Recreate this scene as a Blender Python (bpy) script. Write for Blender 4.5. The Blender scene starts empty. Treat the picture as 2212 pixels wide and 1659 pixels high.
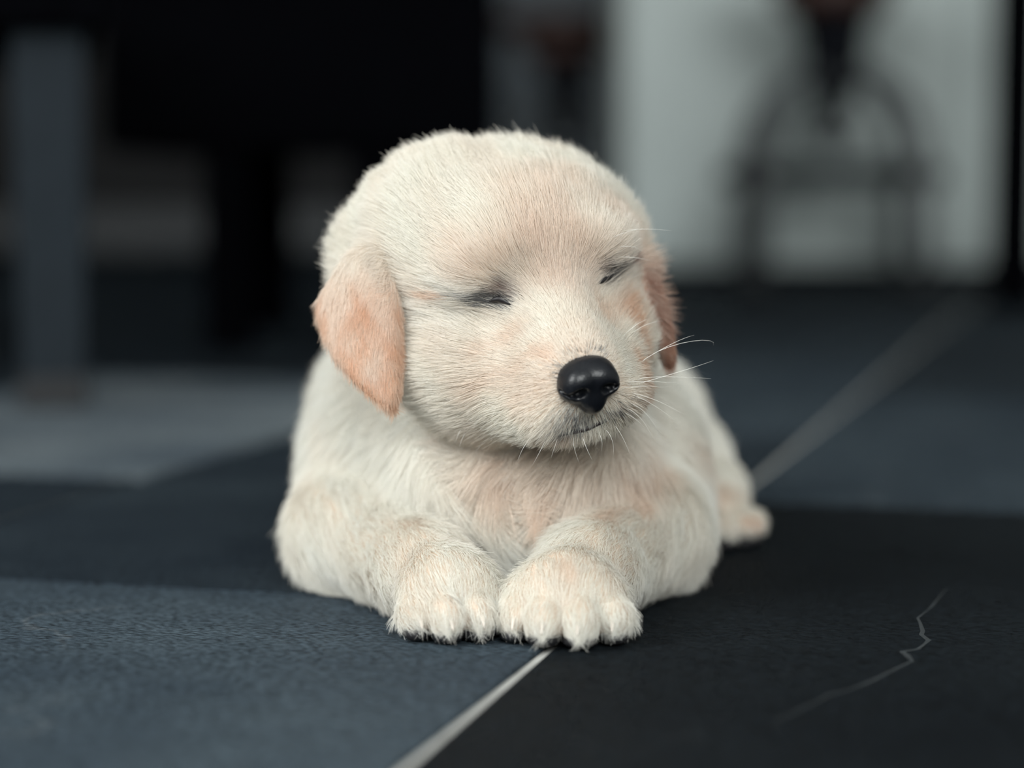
import bpy, bmesh, math, random, colorsys
import numpy as np
from mathutils import Vector, Matrix
from mathutils.bvhtree import BVHTree
from mathutils.kdtree import KDTree

random.seed(7)
rng = np.random.default_rng(7)
S = bpy.context.scene
C = S.collection

# ------------------------------------------------------------------ camera
FPX, CX, CY, HOR = 4700.0, 1106.0, 829.5, 412.0
CAMH = 0.161
PITCH = math.atan((CY - HOR) / FPX)
cam_d = bpy.data.cameras.new('camera')
cam = bpy.data.objects.new('camera', cam_d)
C.objects.link(cam)
cam.location = (0, 0, CAMH)
cam.rotation_euler = (math.pi / 2 - PITCH, 0, 0)
cam_d.sensor_width = 36.0
cam_d.lens = FPX / 2212.0 * 36.0
cam_d.clip_start = 0.05
cam_d.dof.use_dof = True
cam_d.dof.focus_distance = 0.795
cam_d.dof.aperture_fstop = cam_d.lens / 24.0      # a 24 mm wide entrance pupil
S.camera = cam

# ------------------------------------------------------------------ world, exposure, lights
w = bpy.data.worlds.new('world'); S.world = w; w.use_nodes = True
w.node_tree.nodes['Background'].inputs[0].default_value = (0.60, 0.68, 0.76, 1)
w.node_tree.nodes['Background'].inputs[1].default_value = 0.25
S.view_settings.view_transform = 'Standard'
S.view_settings.look = 'None'
S.view_settings.gamma = 1.0
S.view_settings.use_curve_mapping = False
S.view_settings.exposure = 0.0
S.cycles.max_bounces = 6
S.cycles.diffuse_bounces = 4
S.cycles.use_adaptive_sampling = True
S.cycles.adaptive_threshold = 0.03
S.cycles.adaptive_min_samples = 12
S.cycles.glossy_bounces = 3
S.cycles.transmission_bounces = 6
S.cycles.sample_clamp_indirect = 4.0
S.cycles.caustics_reflective = False
S.cycles.caustics_refractive = False


def area_light(name, loc, target, sx, sy, power, col):
    l = bpy.data.lights.new(name, 'AREA')
    l.shape = 'RECTANGLE'; l.size = sx; l.size_y = sy; l.energy = power; l.color = col
    o = bpy.data.objects.new(name, l); C.objects.link(o)
    o.location = loc
    d = Vector(target) - Vector(loc)
    o.rotation_euler = d.to_track_quat('-Z', 'Y').to_euler()
    return o


# daylight through the side window, plus an added fill light behind the camera
area_light('window_daylight_side', (-1.96, -0.6, 1.45), (0.0, 0.3, 0.75), 1.7, 1.6, 88, (0.98, 1.0, 0.985))
area_light('fill_light_rear', (0.45, -1.96, 1.55), (0.25, 0, 0.8), 1.7, 1.4, 92, (0.97, 1.0, 0.985))

# ------------------------------------------------------------------ pixel -> world helpers (frame 2212 x 1659)
cp, sp = math.cos(PITCH), math.sin(PITCH)
CAM = np.array([0, 0, CAMH])


def ray(px, py):
    a, b = (px - CX) / FPX, (CY - py) / FPX
    return np.array([a, cp + b * sp, -sp + b * cp])


def at(px, py, Y):
    d = ray(px, py)
    return CAM + d * (Y / d[1])


def ground(px, py, z=0.0):
    d = ray(px, py)
    return CAM + d * ((z - CAMH) / d[2])


def project(P):
    P = np.asarray(P, float) - CAM
    zc = P[..., 1] * cp - P[..., 2] * sp
    yc = P[..., 1] * sp + P[..., 2] * cp
    return CX + FPX * P[..., 0] / zc, CY - FPX * yc / zc


# ------------------------------------------------------------------ object helpers
def empty(name, loc=(0, 0, 0), rotz=0.0, label=None, cat=None, group=None):
    o = bpy.data.objects.new(name, None); C.objects.link(o)
    o.location = loc; o.rotation_euler = (0, 0, rotz); o.empty_display_size = 0.02
    if label: o['label'] = label
    if cat: o['category'] = cat
    if group: o['group'] = group
    return o


def link(name, me, material, parent=None, loc=None, smooth=True):
    o = bpy.data.objects.new(name, me); C.objects.link(o)
    if material is not None and not me.materials:
        me.materials.append(material)
    if parent is not None: o.parent = parent
    if loc is not None: o.location = loc
    if smooth and hasattr(me, 'polygons') and len(me.polygons):
        me.polygons.foreach_set('use_smooth', np.ones(len(me.polygons), dtype=bool))
    return o


def bm_mesh(name, bm):
    me = bpy.data.meshes.new(name); bm.to_mesh(me); bm.free(); return me


def add_box(bm, cx, cy, cz, sx, sy, sz, bevel=0.0, seg=2, rot=None):
    r = bmesh.ops.create_cube(bm, size=1.0)
    vs = r['verts']
    bmesh.ops.scale(bm, verts=vs, vec=(sx, sy, sz))
    if bevel > 0:
        es = list({e for v in vs for e in v.link_edges})
        rb = bmesh.ops.bevel(bm, geom=es, offset=bevel, segments=seg, affect='EDGES', profile=0.5)
        vs = list({v for f in rb['faces'] for v in f.verts} | {v for v in vs if v.is_valid})
    if rot is not None:
        bmesh.ops.rotate(bm, verts=vs, cent=(0, 0, 0), matrix=rot)
    bmesh.ops.translate(bm, verts=vs, vec=(cx, cy, cz))
    return vs


def add_lathe(bm, profile, seg=32, cx=0, cy=0):
    rings = []
    for r, z in profile:
        if r <= 1e-6:
            rings.append([bm.verts.new((cx, cy, z))])
        else:
            rings.append([bm.verts.new((cx + r * math.cos(2 * math.pi * i / seg), cy + r * math.sin(2 * math.pi * i / seg), z)) for i in range(seg)])
    for a, b in zip(rings, rings[1:]):
        for i in range(seg):
            j = (i + 1) % seg
            if len(a) == 1 and len(b) > 1: bm.faces.new((a[0], b[j], b[i]))
            elif len(b) == 1 and len(a) > 1: bm.faces.new((a[i], a[j], b[0]))
            elif len(a) > 1: bm.faces.new((a[i], a[j], b[j], b[i]))


def add_tube(bm, pts, radii, seg=10, cap=True):
    pts = [Vector(p) for p in pts]
    if not hasattr(radii, '__len__'): radii = [radii] * len(pts)
    rings = []
    up = None
    for i, p in enumerate(pts):
        t = (pts[min(i + 1, len(pts) - 1)] - pts[max(i - 1, 0)]).normalized()
        if up is None:
            up = Vector((0, 0, 1)) if abs(t.z) < 0.9 else Vector((1, 0, 0))
        a = t.cross(up).normalized(); b = a.cross(t).normalized(); up = b
        rings.append([bm.verts.new(p + (a * math.cos(2 * math.pi * k / seg) + b * math.sin(2 * math.pi * k / seg)) * radii[i]) for k in range(seg)])
    for r0, r1 in zip(rings, rings[1:]):
        for k in range(seg):
            bm.faces.new((r0[k], r0[(k + 1) % seg], r1[(k + 1) % seg], r1[k]))
    if cap:
        bm.faces.new(rings[0][::-1]); bm.faces.new(rings[-1])


# ------------------------------------------------------------------ materials
def mat(name):
    m = bpy.data.materials.new(name); m.use_nodes = True
    nt = m.node_tree
    return m, nt, nt.nodes['Principled BSDF']


def plain(name, col, rough=0.5, noise=0.12, scale=20.0, bump=0.0, spec=0.5, metal=0.0):
    m, nt, b = mat(name)
    tc = nt.nodes.new('ShaderNodeTexCoord')
    n = nt.nodes.new('ShaderNodeTexNoise'); n.inputs['Scale'].default_value = scale; n.inputs['Detail'].default_value = 6
    nt.links.new(tc.outputs['Object'], n.inputs['Vector'])
    r = nt.nodes.new('ShaderNodeValToRGB')
    r.color_ramp.elements[0].position = 0.3; r.color_ramp.elements[1].position = 0.7
    r.color_ramp.elements[0].color = (*[c * (1 - noise) for c in col], 1)
    r.color_ramp.elements[1].color = (*[min(1, c * (1 + noise)) for c in col], 1)
    nt.links.new(n.outputs['Fac'], r.inputs['Fac'])
    nt.links.new(r.outputs['Color'], b.inputs['Base Color'])
    b.inputs['Roughness'].default_value = rough
    b.inputs['Metallic'].default_value = metal
    b.inputs['Specular IOR Level'].default_value = spec
    if bump > 0:
        bp = nt.nodes.new('ShaderNodeBump'); bp.inputs['Strength'].default_value = bump; bp.inputs['Distance'].default_value = 0.002
        nt.links.new(n.outputs['Fac'], bp.inputs['Height']); nt.links.new(bp.outputs['Normal'], b.inputs['Normal'])
    return m


def slate_material():
    m, nt, b = mat('dark_slate')
    N, L = nt.nodes.new, nt.links.new
    tc = N('ShaderNodeTexCoord')
    oi = N('ShaderNodeObjectInfo')
    comb = N('ShaderNodeVectorMath'); comb.operation = 'SCALE'
    comb.inputs[0].default_value = (7.3, 3.1, 5.7)
    L(oi.outputs['Random'], comb.inputs['Scale'])
    off = N('ShaderNodeVectorMath'); off.operation = 'ADD'
    L(tc.outputs['Object'], off.inputs[0]); L(comb.outputs['Vector'], off.inputs[1])
    # cloudy tone
    n1 = N('ShaderNodeTexNoise'); n1.inputs['Scale'].default_value = 6; n1.inputs['Detail'].default_value = 8; n1.inputs['Roughness'].default_value = 0.6
    L(off.outputs['Vector'], n1.inputs['Vector'])
    r1 = N('ShaderNodeValToRGB')
    r1.color_ramp.elements[0].position = 0.30; r1.color_ramp.elements[0].color = (0.0080, 0.0125, 0.0180, 1)
    r1.color_ramp.elements[1].position = 0.72; r1.color_ramp.elements[1].color = (0.0215, 0.0300, 0.0370, 1)
    L(n1.outputs['Fac'], r1.inputs['Fac'])
    # thin meandering pale veins
    wn = N('ShaderNodeTexNoise'); wn.inputs['Scale'].default_value = 6; wn.inputs['Detail'].default_value = 5
    L(off.outputs['Vector'], wn.inputs['Vector'])
    mm = N('ShaderNodeMath'); mm.operation = 'SUBTRACT'; mm.inputs[1].default_value = 0.56
    L(wn.outputs['Fac'], mm.inputs[0])
    ab = N('ShaderNodeMath'); ab.operation = 'ABSOLUTE'; L(mm.outputs[0], ab.inputs[0])
    vr = N('ShaderNodeValToRGB')
    vr.color_ramp.elements[0].position = 0.0; vr.color_ramp.elements[0].color = (1, 1, 1, 1)
    vr.color_ramp.elements[1].position = 0.008; vr.color_ramp.elements[1].color = (0, 0, 0, 1)
    L(ab.outputs[0], vr.inputs['Fac'])
    pn = N('ShaderNodeTexNoise'); pn.inputs['Scale'].default_value = 5; L(off.outputs['Vector'], pn.inputs['Vector'])
    pr = N('ShaderNodeValToRGB'); pr.color_ramp.elements[0].position = 0.5; pr.color_ramp.elements[1].position = 0.62
    L(pn.outputs['Fac'], pr.inputs['Fac'])
    vm = N('ShaderNodeMath'); vm.operation = 'MULTIPLY'; L(vr.outputs['Color'], vm.inputs[0]); L(pr.outputs['Color'], vm.inputs[1])
    vs = N('ShaderNodeMath'); vs.operation = 'MULTIPLY'; vs.inputs[1].default_value = 0.16; L(vm.outputs[0], vs.inputs[0])
    mx = N('ShaderNodeMix'); mx.data_type = 'RGBA'
    L(vs.outputs[0], mx.inputs['Factor']); L(r1.outputs['Color'], mx.inputs[6]); mx.inputs[7].default_value = (0.10, 0.11, 0.115, 1)
    sn = N('ShaderNodeTexNoise'); sn.inputs['Scale'].default_value = 620; sn.inputs['Detail'].default_value = 3
    snm = N('ShaderNodeMapping'); snm.inputs['Scale'].default_value = (.55, 1.3, 1); snm.inputs['Rotation'].default_value = (0, 0, .9)
    L(off.outputs['Vector'], snm.inputs['Vector']); L(snm.outputs['Vector'], sn.inputs['Vector'])
    sr = N('ShaderNodeMapRange'); sr.inputs['From Min'].default_value = .3; sr.inputs['From Max'].default_value = .7
    sr.inputs['To Min'].default_value = .25; sr.inputs['To Max'].default_value = 2.1
    L(sn.outputs['Fac'], sr.inputs['Value'])
    sm = N('ShaderNodeVectorMath'); sm.operation = 'SCALE'; L(mx.outputs[2], sm.inputs[0]); L(sr.outputs['Result'], sm.inputs['Scale'])
    tn = N('ShaderNodeMix'); tn.data_type = 'RGBA'; tn.blend_type = 'MULTIPLY'; tn.inputs['Factor'].default_value = 1.0
    L(sm.outputs['Vector'], tn.inputs[6]); L(oi.outputs['Color'], tn.inputs[7])
    L(tn.outputs[2], b.inputs['Base Color'])
    # fine grain relief, stretched
    mp = N('ShaderNodeMapping'); mp.inputs['Scale'].default_value = (1.0, 2.2, 1.0)
    L(off.outputs['Vector'], mp.inputs['Vector'])
    n2 = N('ShaderNodeTexNoise'); n2.inputs['Scale'].default_value = 420; n2.inputs['Detail'].default_value = 4; n2.inputs['Roughness'].default_value = 0.7
    L(mp.outputs['Vector'], n2.inputs['Vector'])
    n3 = N('ShaderNodeTexNoise'); n3.inputs['Scale'].default_value = 30; n3.inputs['Detail'].default_value = 6
    L(mp.outputs['Vector'], n3.inputs['Vector'])
    b1 = N('ShaderNodeBump'); b1.inputs['Strength'].default_value = 0.9; b1.inputs['Distance'].default_value = 0.0010
    L(n2.outputs['Fac'], b1.inputs['Height'])
    b2 = N('ShaderNodeBump'); b2.inputs['Strength'].default_value = 0.35; b2.inputs['Distance'].default_value = 0.004
    L(n3.outputs['Fac'], b2.inputs['Height']); L(b1.outputs['Normal'], b2.inputs['Normal'])
    L(b2.outputs['Normal'], b.inputs['Normal'])
    rr = N('ShaderNodeMapRange'); rr.inputs['To Min'].default_value = 0.58; rr.inputs['To Max'].default_value = 0.78
    L(n1.outputs['Fac'], rr.inputs['Value']); L(rr.outputs['Result'], b.inputs['Roughness'])
    b.inputs['Specular IOR Level'].default_value = 0.08
    return m


def fur_material(name='fur'):
    m = bpy.data.materials.new(name); m.use_nodes = True
    nt = m.node_tree; nt.nodes.clear(); N, L = nt.nodes.new, nt.links.new
    out = N('ShaderNodeOutputMaterial')
    a = N('ShaderNodeAttribute'); a.attribute_name = 'fur_color'
    d = N('ShaderNodeBsdfDiffuse'); t = N('ShaderNodeBsdfTranslucent')
    L(a.outputs['Color'], d.inputs['Color']); L(a.outputs['Color'], t.inputs['Color'])
    mx = N('ShaderNodeMixShader'); mx.inputs[0].default_value = 0.40
    L(d.outputs[0], mx.inputs[1]); L(t.outputs[0], mx.inputs[2])
    h = N('ShaderNodeBsdfHair'); h.component = 'Reflection'
    h.inputs['RoughnessU'].default_value = 0.35; h.inputs['RoughnessV'].default_value = 0.6; h.inputs['Offset'].default_value = math.radians(-3)
    h.inputs['Color'].default_value = (1, 1, 1, 1)
    m2 = N('ShaderNodeMixShader'); m2.inputs[0].default_value = 0.10
    L(mx.outputs[0], m2.inputs[1]); L(h.outputs[0], m2.inputs[2]); L(m2.outputs[0], out.inputs[0])
    return m


M_slate = slate_material()
M_grout = plain('grout', (0.42, 0.42, 0.40), 0.75, 0.15, 60)
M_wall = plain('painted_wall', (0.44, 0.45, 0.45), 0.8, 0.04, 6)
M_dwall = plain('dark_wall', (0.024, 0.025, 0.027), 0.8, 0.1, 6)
M_ceil = plain('ceiling_paint', (0.62, 0.63, 0.63), 0.9, 0.03, 5)
M_black = plain('black_fabric', (0.0015, 0.0016, 0.0022), 0.95, 0.2, 60, spec=0.0)
M_blackmetal = plain('black_metal', (0.004, 0.005, 0.008), 0.7, 0.2, 30, spec=0.1)
M_greymetal = plain('grey_metal', (0.012, 0.017, 0.022), 0.7, 0.1, 30, spec=0.12)
M_stool = plain('stool_metal', (0.085, 0.093, 0.098), 0.5, 0.1, 30)
M_rubber = plain('black_rubber', (0.008, 0.009, 0.011), 0.7, 0.2, 30)
M_wood = plain('dark_red_wood', (0.05, 0.022, 0.017), 0.5, 0.3, 14)
M_panel = plain('pale_panel', (0.58, 0.655, 0.645), 0.55, 0.04, 5)
M_skin = plain('pale_skin', (0.62, 0.50, 0.40), 0.7, 0.1, 60)
M_nose = None
M_fur = fur_material()

# ------------------------------------------------------------------ the room
YAW = math.radians(15.3)
U = np.array([math.sin(YAW), math.cos(YAW)])          # along the grout lines that run away from the camera
V = np.array([math.cos(YAW), -math.sin(YAW)])
PITCH_T, PITCH_L = 0.333, 0.618
gp = ground(1165, 1415)[:2]                            # a point on the long grout line
v0 = gp @ V
gq = ground(300, 1266)[:2]
u0 = gq @ U
GROUT = 0.0042

floor_bm = bmesh.new()
add_box(floor_bm, 0.5, 2.2, -0.0265, 5.2, 8.6, 0.05)
floor = link('floor', bm_mesh('floor', floor_bm), M_grout, smooth=False)
floor['kind'] = 'structure'
tb = bmesh.new()
add_box(tb, 0, 0, -0.004, PITCH_T - GROUT, PITCH_L - GROUT, 0.008, bevel=0.0009, seg=2)
tile_me = bm_mesh('tile', tb); tile_me.materials.append(M_slate)
for f in tile_me.polygons: f.use_smooth = False
TONES = [(400, 1450, 2.3), (1800, 1350, .30), (1950, 1000, 1.7), (300, 1150, 1.1), (400, 830, 6.4), (1500, 880, 1.9)]   # slate tiles differ in tone; the palest has a pool of light painted in
for i in range(-6, 20):
    for j in range(-9, 9):
        uu, vv = u0 + (i + 0.5 * (j % 2)) * PITCH_L, v0 + (j + 0.5) * PITCH_T      # running bond
        p = U * uu + V * vv
        if p[1] < -0.2 or p[1] > 6.1: continue
        if abs(p[0]) > 0.55 + 0.30 * max(p[1], 0): continue
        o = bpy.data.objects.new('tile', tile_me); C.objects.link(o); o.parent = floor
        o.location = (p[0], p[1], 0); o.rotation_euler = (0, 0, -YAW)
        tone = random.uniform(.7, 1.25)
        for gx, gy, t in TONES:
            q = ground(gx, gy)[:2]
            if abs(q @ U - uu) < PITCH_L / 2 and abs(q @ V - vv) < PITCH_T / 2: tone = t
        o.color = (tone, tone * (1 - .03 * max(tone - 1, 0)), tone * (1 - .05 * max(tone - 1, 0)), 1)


# a pale crooked vein across the slate tile beside the puppy
vpts = [(2045, 1270), (2015, 1310), (1985, 1335), (1990, 1362), (2006, 1382), (1985, 1402), (1952, 1408), (1972, 1428), (1940, 1446), (1890, 1470), (1840, 1488), (1790, 1502), (1740, 1530), (1665, 1560)]
vtile = min((o for o in C.objects if o.name.startswith('tile')), key=lambda o: (Vector(ground(1850, 1400)) - o.location).length)
vbm = bmesh.new(); prev = None
vin = Matrix.Translation(vtile.location) @ Matrix.Rotation(-YAW, 4, 'Z'); vin.invert()
vl = [ground(*p, z=.00012) for p in vpts]
vl = [vl[0]] + [q + rng.normal(0, .0006, 3) * np.array([1, 1, 0]) for a, b in zip(vl, vl[1:]) for q in (a * .6 + b * .4, b)]
for i, q in enumerate(vl):
    a = vl[max(i - 1, 0)]; b = vl[min(i + 1, len(vl) - 1)]
    t = (b - a)[:2]; t /= np.linalg.norm(t); n2 = np.array([-t[1], t[0], 0]) * (.00025 + .0007 * math.sin(math.pi * i / (len(vl) - 1))) * random.uniform(.5, 1.3)
    cur = (vbm.verts.new(vin @ Vector(q - n2)), vbm.verts.new(vin @ Vector(q + np.array([0, 0, .00025]))), vbm.verts.new(vin @ Vector(q + n2)))
    if prev:
        vbm.faces.new((prev[0], cur[0], cur[1], prev[1])); vbm.faces.new((prev[1], cur[1], cur[2], prev[2]))
    prev = cur
bmesh.ops.recalc_face_normals(vbm, faces=vbm.faces)
vein = link('vein', bm_mesh('vein', vbm), plain('pale_vein', (.024, .029, .032), .7, .4, 400), vtile)


def slab(name, cx, cy, cz, sx, sy, sz, m, bevel=0.0, parent=None):
    bm = bmesh.new(); add_box(bm, cx, cy, cz, sx, sy, sz, bevel)
    o = link(name, bm_mesh(name, bm), m, parent, smooth=False)
    if parent is None: o['kind'] = 'structure'
    return o


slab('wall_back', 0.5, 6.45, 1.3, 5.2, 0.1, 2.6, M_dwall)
slab('baseboard_back', 0.5, 6.39, 0.05, 5.0, 0.02, 0.1, plain('baseboard', (0.10, 0.11, 0.12), 0.5, 0.05))
slab('wall_right', 3.1, 2.2, 1.3, 0.1, 8.6, 2.6, M_wall)
slab('ceiling', 0.5, 2.2, 2.65, 5.3, 8.7, 0.1, M_ceil)


slab('wall_partition', at(1250, 500, 5.6)[0], 5.65, 1.3, .40, 0.1, 2.6, plain('blue_grey_paint', (.13, .155, .175), .8, .05, 5))


def wall_with_window(name, wname, axis, pos, a0, a1, wa0, wa1, wz0, wz1, m):
    bm = bmesh.new()
    def seg(x0, x1, z0, z1):
        c, s = (x0 + x1) / 2, x1 - x0
        if axis == 'x': add_box(bm, pos, c, (z0 + z1) / 2, 0.1, s, z1 - z0)
        else: add_box(bm, c, pos, (z0 + z1) / 2, s, 0.1, z1 - z0)
    seg(a0, wa0, 0, 2.6); seg(wa1, a1, 0, 2.6); seg(wa0, wa1, 0, wz0); seg(wa0, wa1, wz1, 2.6)
    o = link(name, bm_mesh(name, bm), m, smooth=False); o['kind'] = 'structure'
    bm = bmesh.new()
    t = 0.05
    def bar(x0, x1, z0, z1):
        c, s = (x0 + x1) / 2, x1 - x0
        if axis == 'x': add_box(bm, pos, c, (z0 + z1) / 2, 0.06, s, z1 - z0, 0.004)
        else: add_box(bm, c, pos, (z0 + z1) / 2, s, 0.06, z1 - z0, 0.004)
    bar(wa0, wa0 + t, wz0, wz1); bar(wa1 - t, wa1, wz0, wz1); bar(wa0, wa1, wz0, wz0 + t); bar(wa0, wa1, wz1 - t, wz1)
    f = link(wname, bm_mesh(wname, bm), plain(wname + '_paint', (0.7, 0.7, 0.68), 0.4), smooth=False); f['kind'] = 'structure'


wall_with_window('wall_left', 'window_1', 'x', -2.05, -2.1, 6.5, -1.50, 0.30, 0.60, 2.30, M_wall)
wall_with_window('wall_front', 'fill_window', 'y', -2.05, -2.1, 3.1, -0.45, 1.35, 0.80, 2.30, M_wall)  # window added behind the camera to house the fill light

# ------------------------------------------------------------------ background furniture
# pale island of tall panels behind the stools
YI = 3.85
ix0 = at(1345, 500, YI)[0]
isl = empty('kitchen_island', (ix0 + 0.75, YI + 0.3, 0), 0, 'pale grey panelled island behind the round stools', 'island')
bm = bmesh.new(); add_box(bm, 0, 0, 0.46, 1.5, 0.58, 0.86, 0.004); link('body', bm_mesh('body', bm), M_panel, isl, smooth=False)
bm = bmesh.new(); add_box(bm, 0, 0.01, 0.02, 1.46, 0.54, 0.04); link('plinth', bm_mesh('plinth', bm), M_blackmetal, isl, smooth=False)
bm = bmesh.new(); add_box(bm, 0, 0, 0.905, 1.56, 0.64, 0.03, 0.004); link('worktop', bm_mesh('worktop', bm), M_wood, isl, smooth=False)
pm = bmesh.new(); add_box(pm, 0, 0, 0, 0.292, 0.018, 0.80, 0.003)
pme = bm_mesh('panel', pm); pme.materials.append(M_panel)
for k in range(5):
    o = bpy.data.objects.new('panel', pme); C.objects.link(o); o.parent = isl; o.location = (-0.6 + 0.3 * k, -0.297, 0.455)


def make_stool(px, Y, label):
    x = at(px, 500, Y)[0]
    st = empty('bar_stool', (x, Y, 0), 0.0, label, 'stool', 'round metal stools by the pale island')
    bm = bmesh.new(); add_lathe(bm, [(0, .50), (.16, .50), (.168, .508), (.168, .525), (.16, .533), (0, .535)], 40)
    link('seat', bm_mesh('seat', bm), M_wood, st)
    bm = bmesh.new(); add_lathe(bm, [(0, .435), (.07, .437), (.092, .452), (.092, .500), (0, .5001)], 32)
    link('seat_mount', bm_mesh('seat_mount', bm), M_wood, st)
    bm = bmesh.new(); add_lathe(bm, [(0, .255), (.024, .26), (.028, .30), (.046, .345), (.050, .40), (.060, .436), (0, .437)], 24)
    link('column', bm_mesh('column', bm), M_blackmetal, st)
    for k in range(4):
        a = math.radians(45 + 90 * k)
        bm = bmesh.new(); pts = []
        for t in np.linspace(0, 1, 12):
            ang = t * math.pi / 2
            pts.append((0.02 + 0.152 * math.sin(ang), 0, 0.215 + 0.13 * math.cos(ang)))
        pts += [(0.175, 0, 0.14), (0.180, 0, 0.02)]
        pts = [(math.cos(a) * p[0], math.sin(a) * p[0], p[2]) for p in pts]
        add_tube(bm, pts, 0.014, 10); leg = link('leg', bm_mesh('leg', bm), M_stool, st)
        bm = bmesh.new(); add_lathe(bm, [(0, 0), (.017, 0), (.018, .02), (.013, .026), (0, .027)], 16, pts[-1][0], pts[-1][1])
        link('rubber_foot', bm_mesh('rubber_foot', bm), M_rubber, leg)
    bm = bmesh.new()
    add_tube(bm, [(0.160 * math.cos(2 * math.pi * k / 40), 0.160 * math.sin(2 * math.pi * k / 40), 0.185) for k in range(41)], 0.018, 10, cap=False)
    link('foot_ring', bm_mesh('foot_ring', bm), M_blackmetal, st)
    bm = bmesh.new(); add_lathe(bm, [(0, .235), (.035, .237), (.05, .25), (.05, .262), (.03, .27), (0, .271)], 24)
    link('hub', bm_mesh('hub', bm), M_stool, st)
    return st


make_stool(1795, 3.45, 'round metal stool with curved legs in front of the pale island')
make_stool(1222, 4.75, 'round metal stool with curved legs beside the black seat')

# black upholstered seat
YS = 2.16
xs0, xs1 = at(218, 300, YS)[0], at(1072, 300, YS)[0]
xc = (xs0 + xs1) / 2; wd = xs1 - xs0
seat = empty('armchair', (xc, YS + 0.22, 0), 0.0, 'black upholstered block seat on short square legs', 'armchair')
bm = bmesh.new(); add_box(bm, 0, 0, 0.30, wd, 0.44, 0.20, 0.012, 3); link('seat_base', bm_mesh('seat_base', bm), M_black, seat, smooth=False)
bm = bmesh.new(); add_box(bm, 0, 0, 0.45, wd * 0.98, 0.43, 0.11, 0.03, 4); link('cushion', bm_mesh('cushion', bm), M_black, seat)
bm = bmesh.new(); add_box(bm, 0, 0.19, 0.66, wd * 0.98, 0.09, 0.34, 0.03, 4); link('backrest', bm_mesh('backrest', bm), M_black, seat)
lx = (at(805, 500, YS)[0] - at(485, 500, YS)[0]) / 2
lm = bmesh.new(); add_box(lm, 0, 0, 0.102, 0.046, 0.046, 0.204, 0.003)
lme = bm_mesh('leg', lm); lme.materials.append(M_black)
for sx in (-1, 1):
    for sy in (-1, 1):
        o = bpy.data.objects.new('leg', lme); C.objects.link(o); o.parent = seat; o.location = (sx * lx, sy * 0.19, 0)

# low table whose grey leg stands at the side
YT = 1.62
tx = at(112, 600, YT)[0]
tbl = empty('low_table', (tx - 0.30 * math.cos(.21) - 0.25 * math.sin(.21), YT - 0.30 * math.sin(.21) + 0.25 * math.cos(.21), 0), .21, 'low table with dark top and wide grey metal legs', 'table')
bm = bmesh.new(); add_box(bm, 0, 0, 0.305, 0.68, 0.58, 0.05, 0.004); link('tabletop', bm_mesh('tabletop', bm), M_black, tbl, smooth=False)
for sx, sy in ((1, -1), (1, 1), (-1, -1), (-1, 1)):
    bm = bmesh.new(); vs = add_box(bm, sx * 0.30, sy * 0.25, 0.151, 0.054, 0.03, 0.258, 0.003)
    for v in bm.verts:
        if v.co.z < 0.1: v.co.x = sx * 0.30 + (v.co.x - sx * 0.30) * 0.86
    leg = link('leg', bm_mesh('leg', bm), M_greymetal, tbl, smooth=False)
    bm = bmesh.new(); add_box(bm, sx * 0.30, sy * 0.25, 0.012, 0.050, 0.034, 0.024, 0.003); link('foot', bm_mesh('foot', bm), M_rubber, leg, smooth=False)
# tall dark post beyond the stools
YP = 3.0
pb = at(2192, 500, YP)
post = empty('post', (pb[0], YP, 0), 0, 'tall black post standing near the end of the pale island', 'post')
bm = bmesh.new(); add_box(bm, 0, 0, 0.006, 0.08, 0.08, 0.012, 0.003); link('base_plate', bm_mesh('base_plate', bm), M_black, post, smooth=False)
bm = bmesh.new(); add_box(bm, 0, 0, 0.612, 0.058, 0.058, 1.2, 0.004); link('pole', bm_mesh('pole', bm), M_black, post, smooth=False)
bm = bmesh.new(); add_box(bm, 0, 0, 1.216, 0.064, 0.064, 0.008, 0.003); link('cap', bm_mesh('cap', bm), M_black, post, smooth=False)

# ------------------------------------------------------------------ PUPPY: implicit body
def rot_xyz(pitch, yaw, roll):
    ct, st = math.cos(pitch), math.sin(pitch)
    Rx = np.array([[1, 0, 0], [0, ct, -st], [0, st, ct]])
    c, s = math.cos(yaw), math.sin(yaw)
    Rz = np.array([[c, -s, 0], [s, c, 0], [0, 0, 1]])
    c, s = math.cos(roll), math.sin(roll)
    Ry = np.array([[c, 0, -s], [0, 1, 0], [s, 0, c]])
    return Ry @ Rz @ Rx


# head frame: local x = to the viewer's right, y = forward along the muzzle, z = up
HP, HY, HR = math.radians(15), math.radians(15.5), math.radians(11)
RH = rot_xyz(HP, HY, HR) @ np.diag([1, -1, 1])
EYE_MID = np.array([0, .0455, -.002])
H0 = at(1190, 624, 0.800) - RH @ EYE_MID


def hd(x, y, z):
    return H0 + RH @ np.array([x, y, z])


def d_ell(p, c, r, R=None):
    q = p - c
    if R is not None: q = q @ R
    k0 = np.sqrt(((q / r) ** 2).sum(-1)) + 1e-9
    k1 = np.sqrt(((q / (r * r)) ** 2).sum(-1)) + 1e-9
    return k0 * (k0 - 1.0) / k1


def d_cone(p, a, b, ra, rb):
    ba = b - a
    t = np.clip(((p - a) @ ba) / (ba @ ba), 0, 1)
    return np.sqrt(((p - a - t[..., None] * ba) ** 2).sum(-1)) - (ra + (rb - ra) * t)


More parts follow.
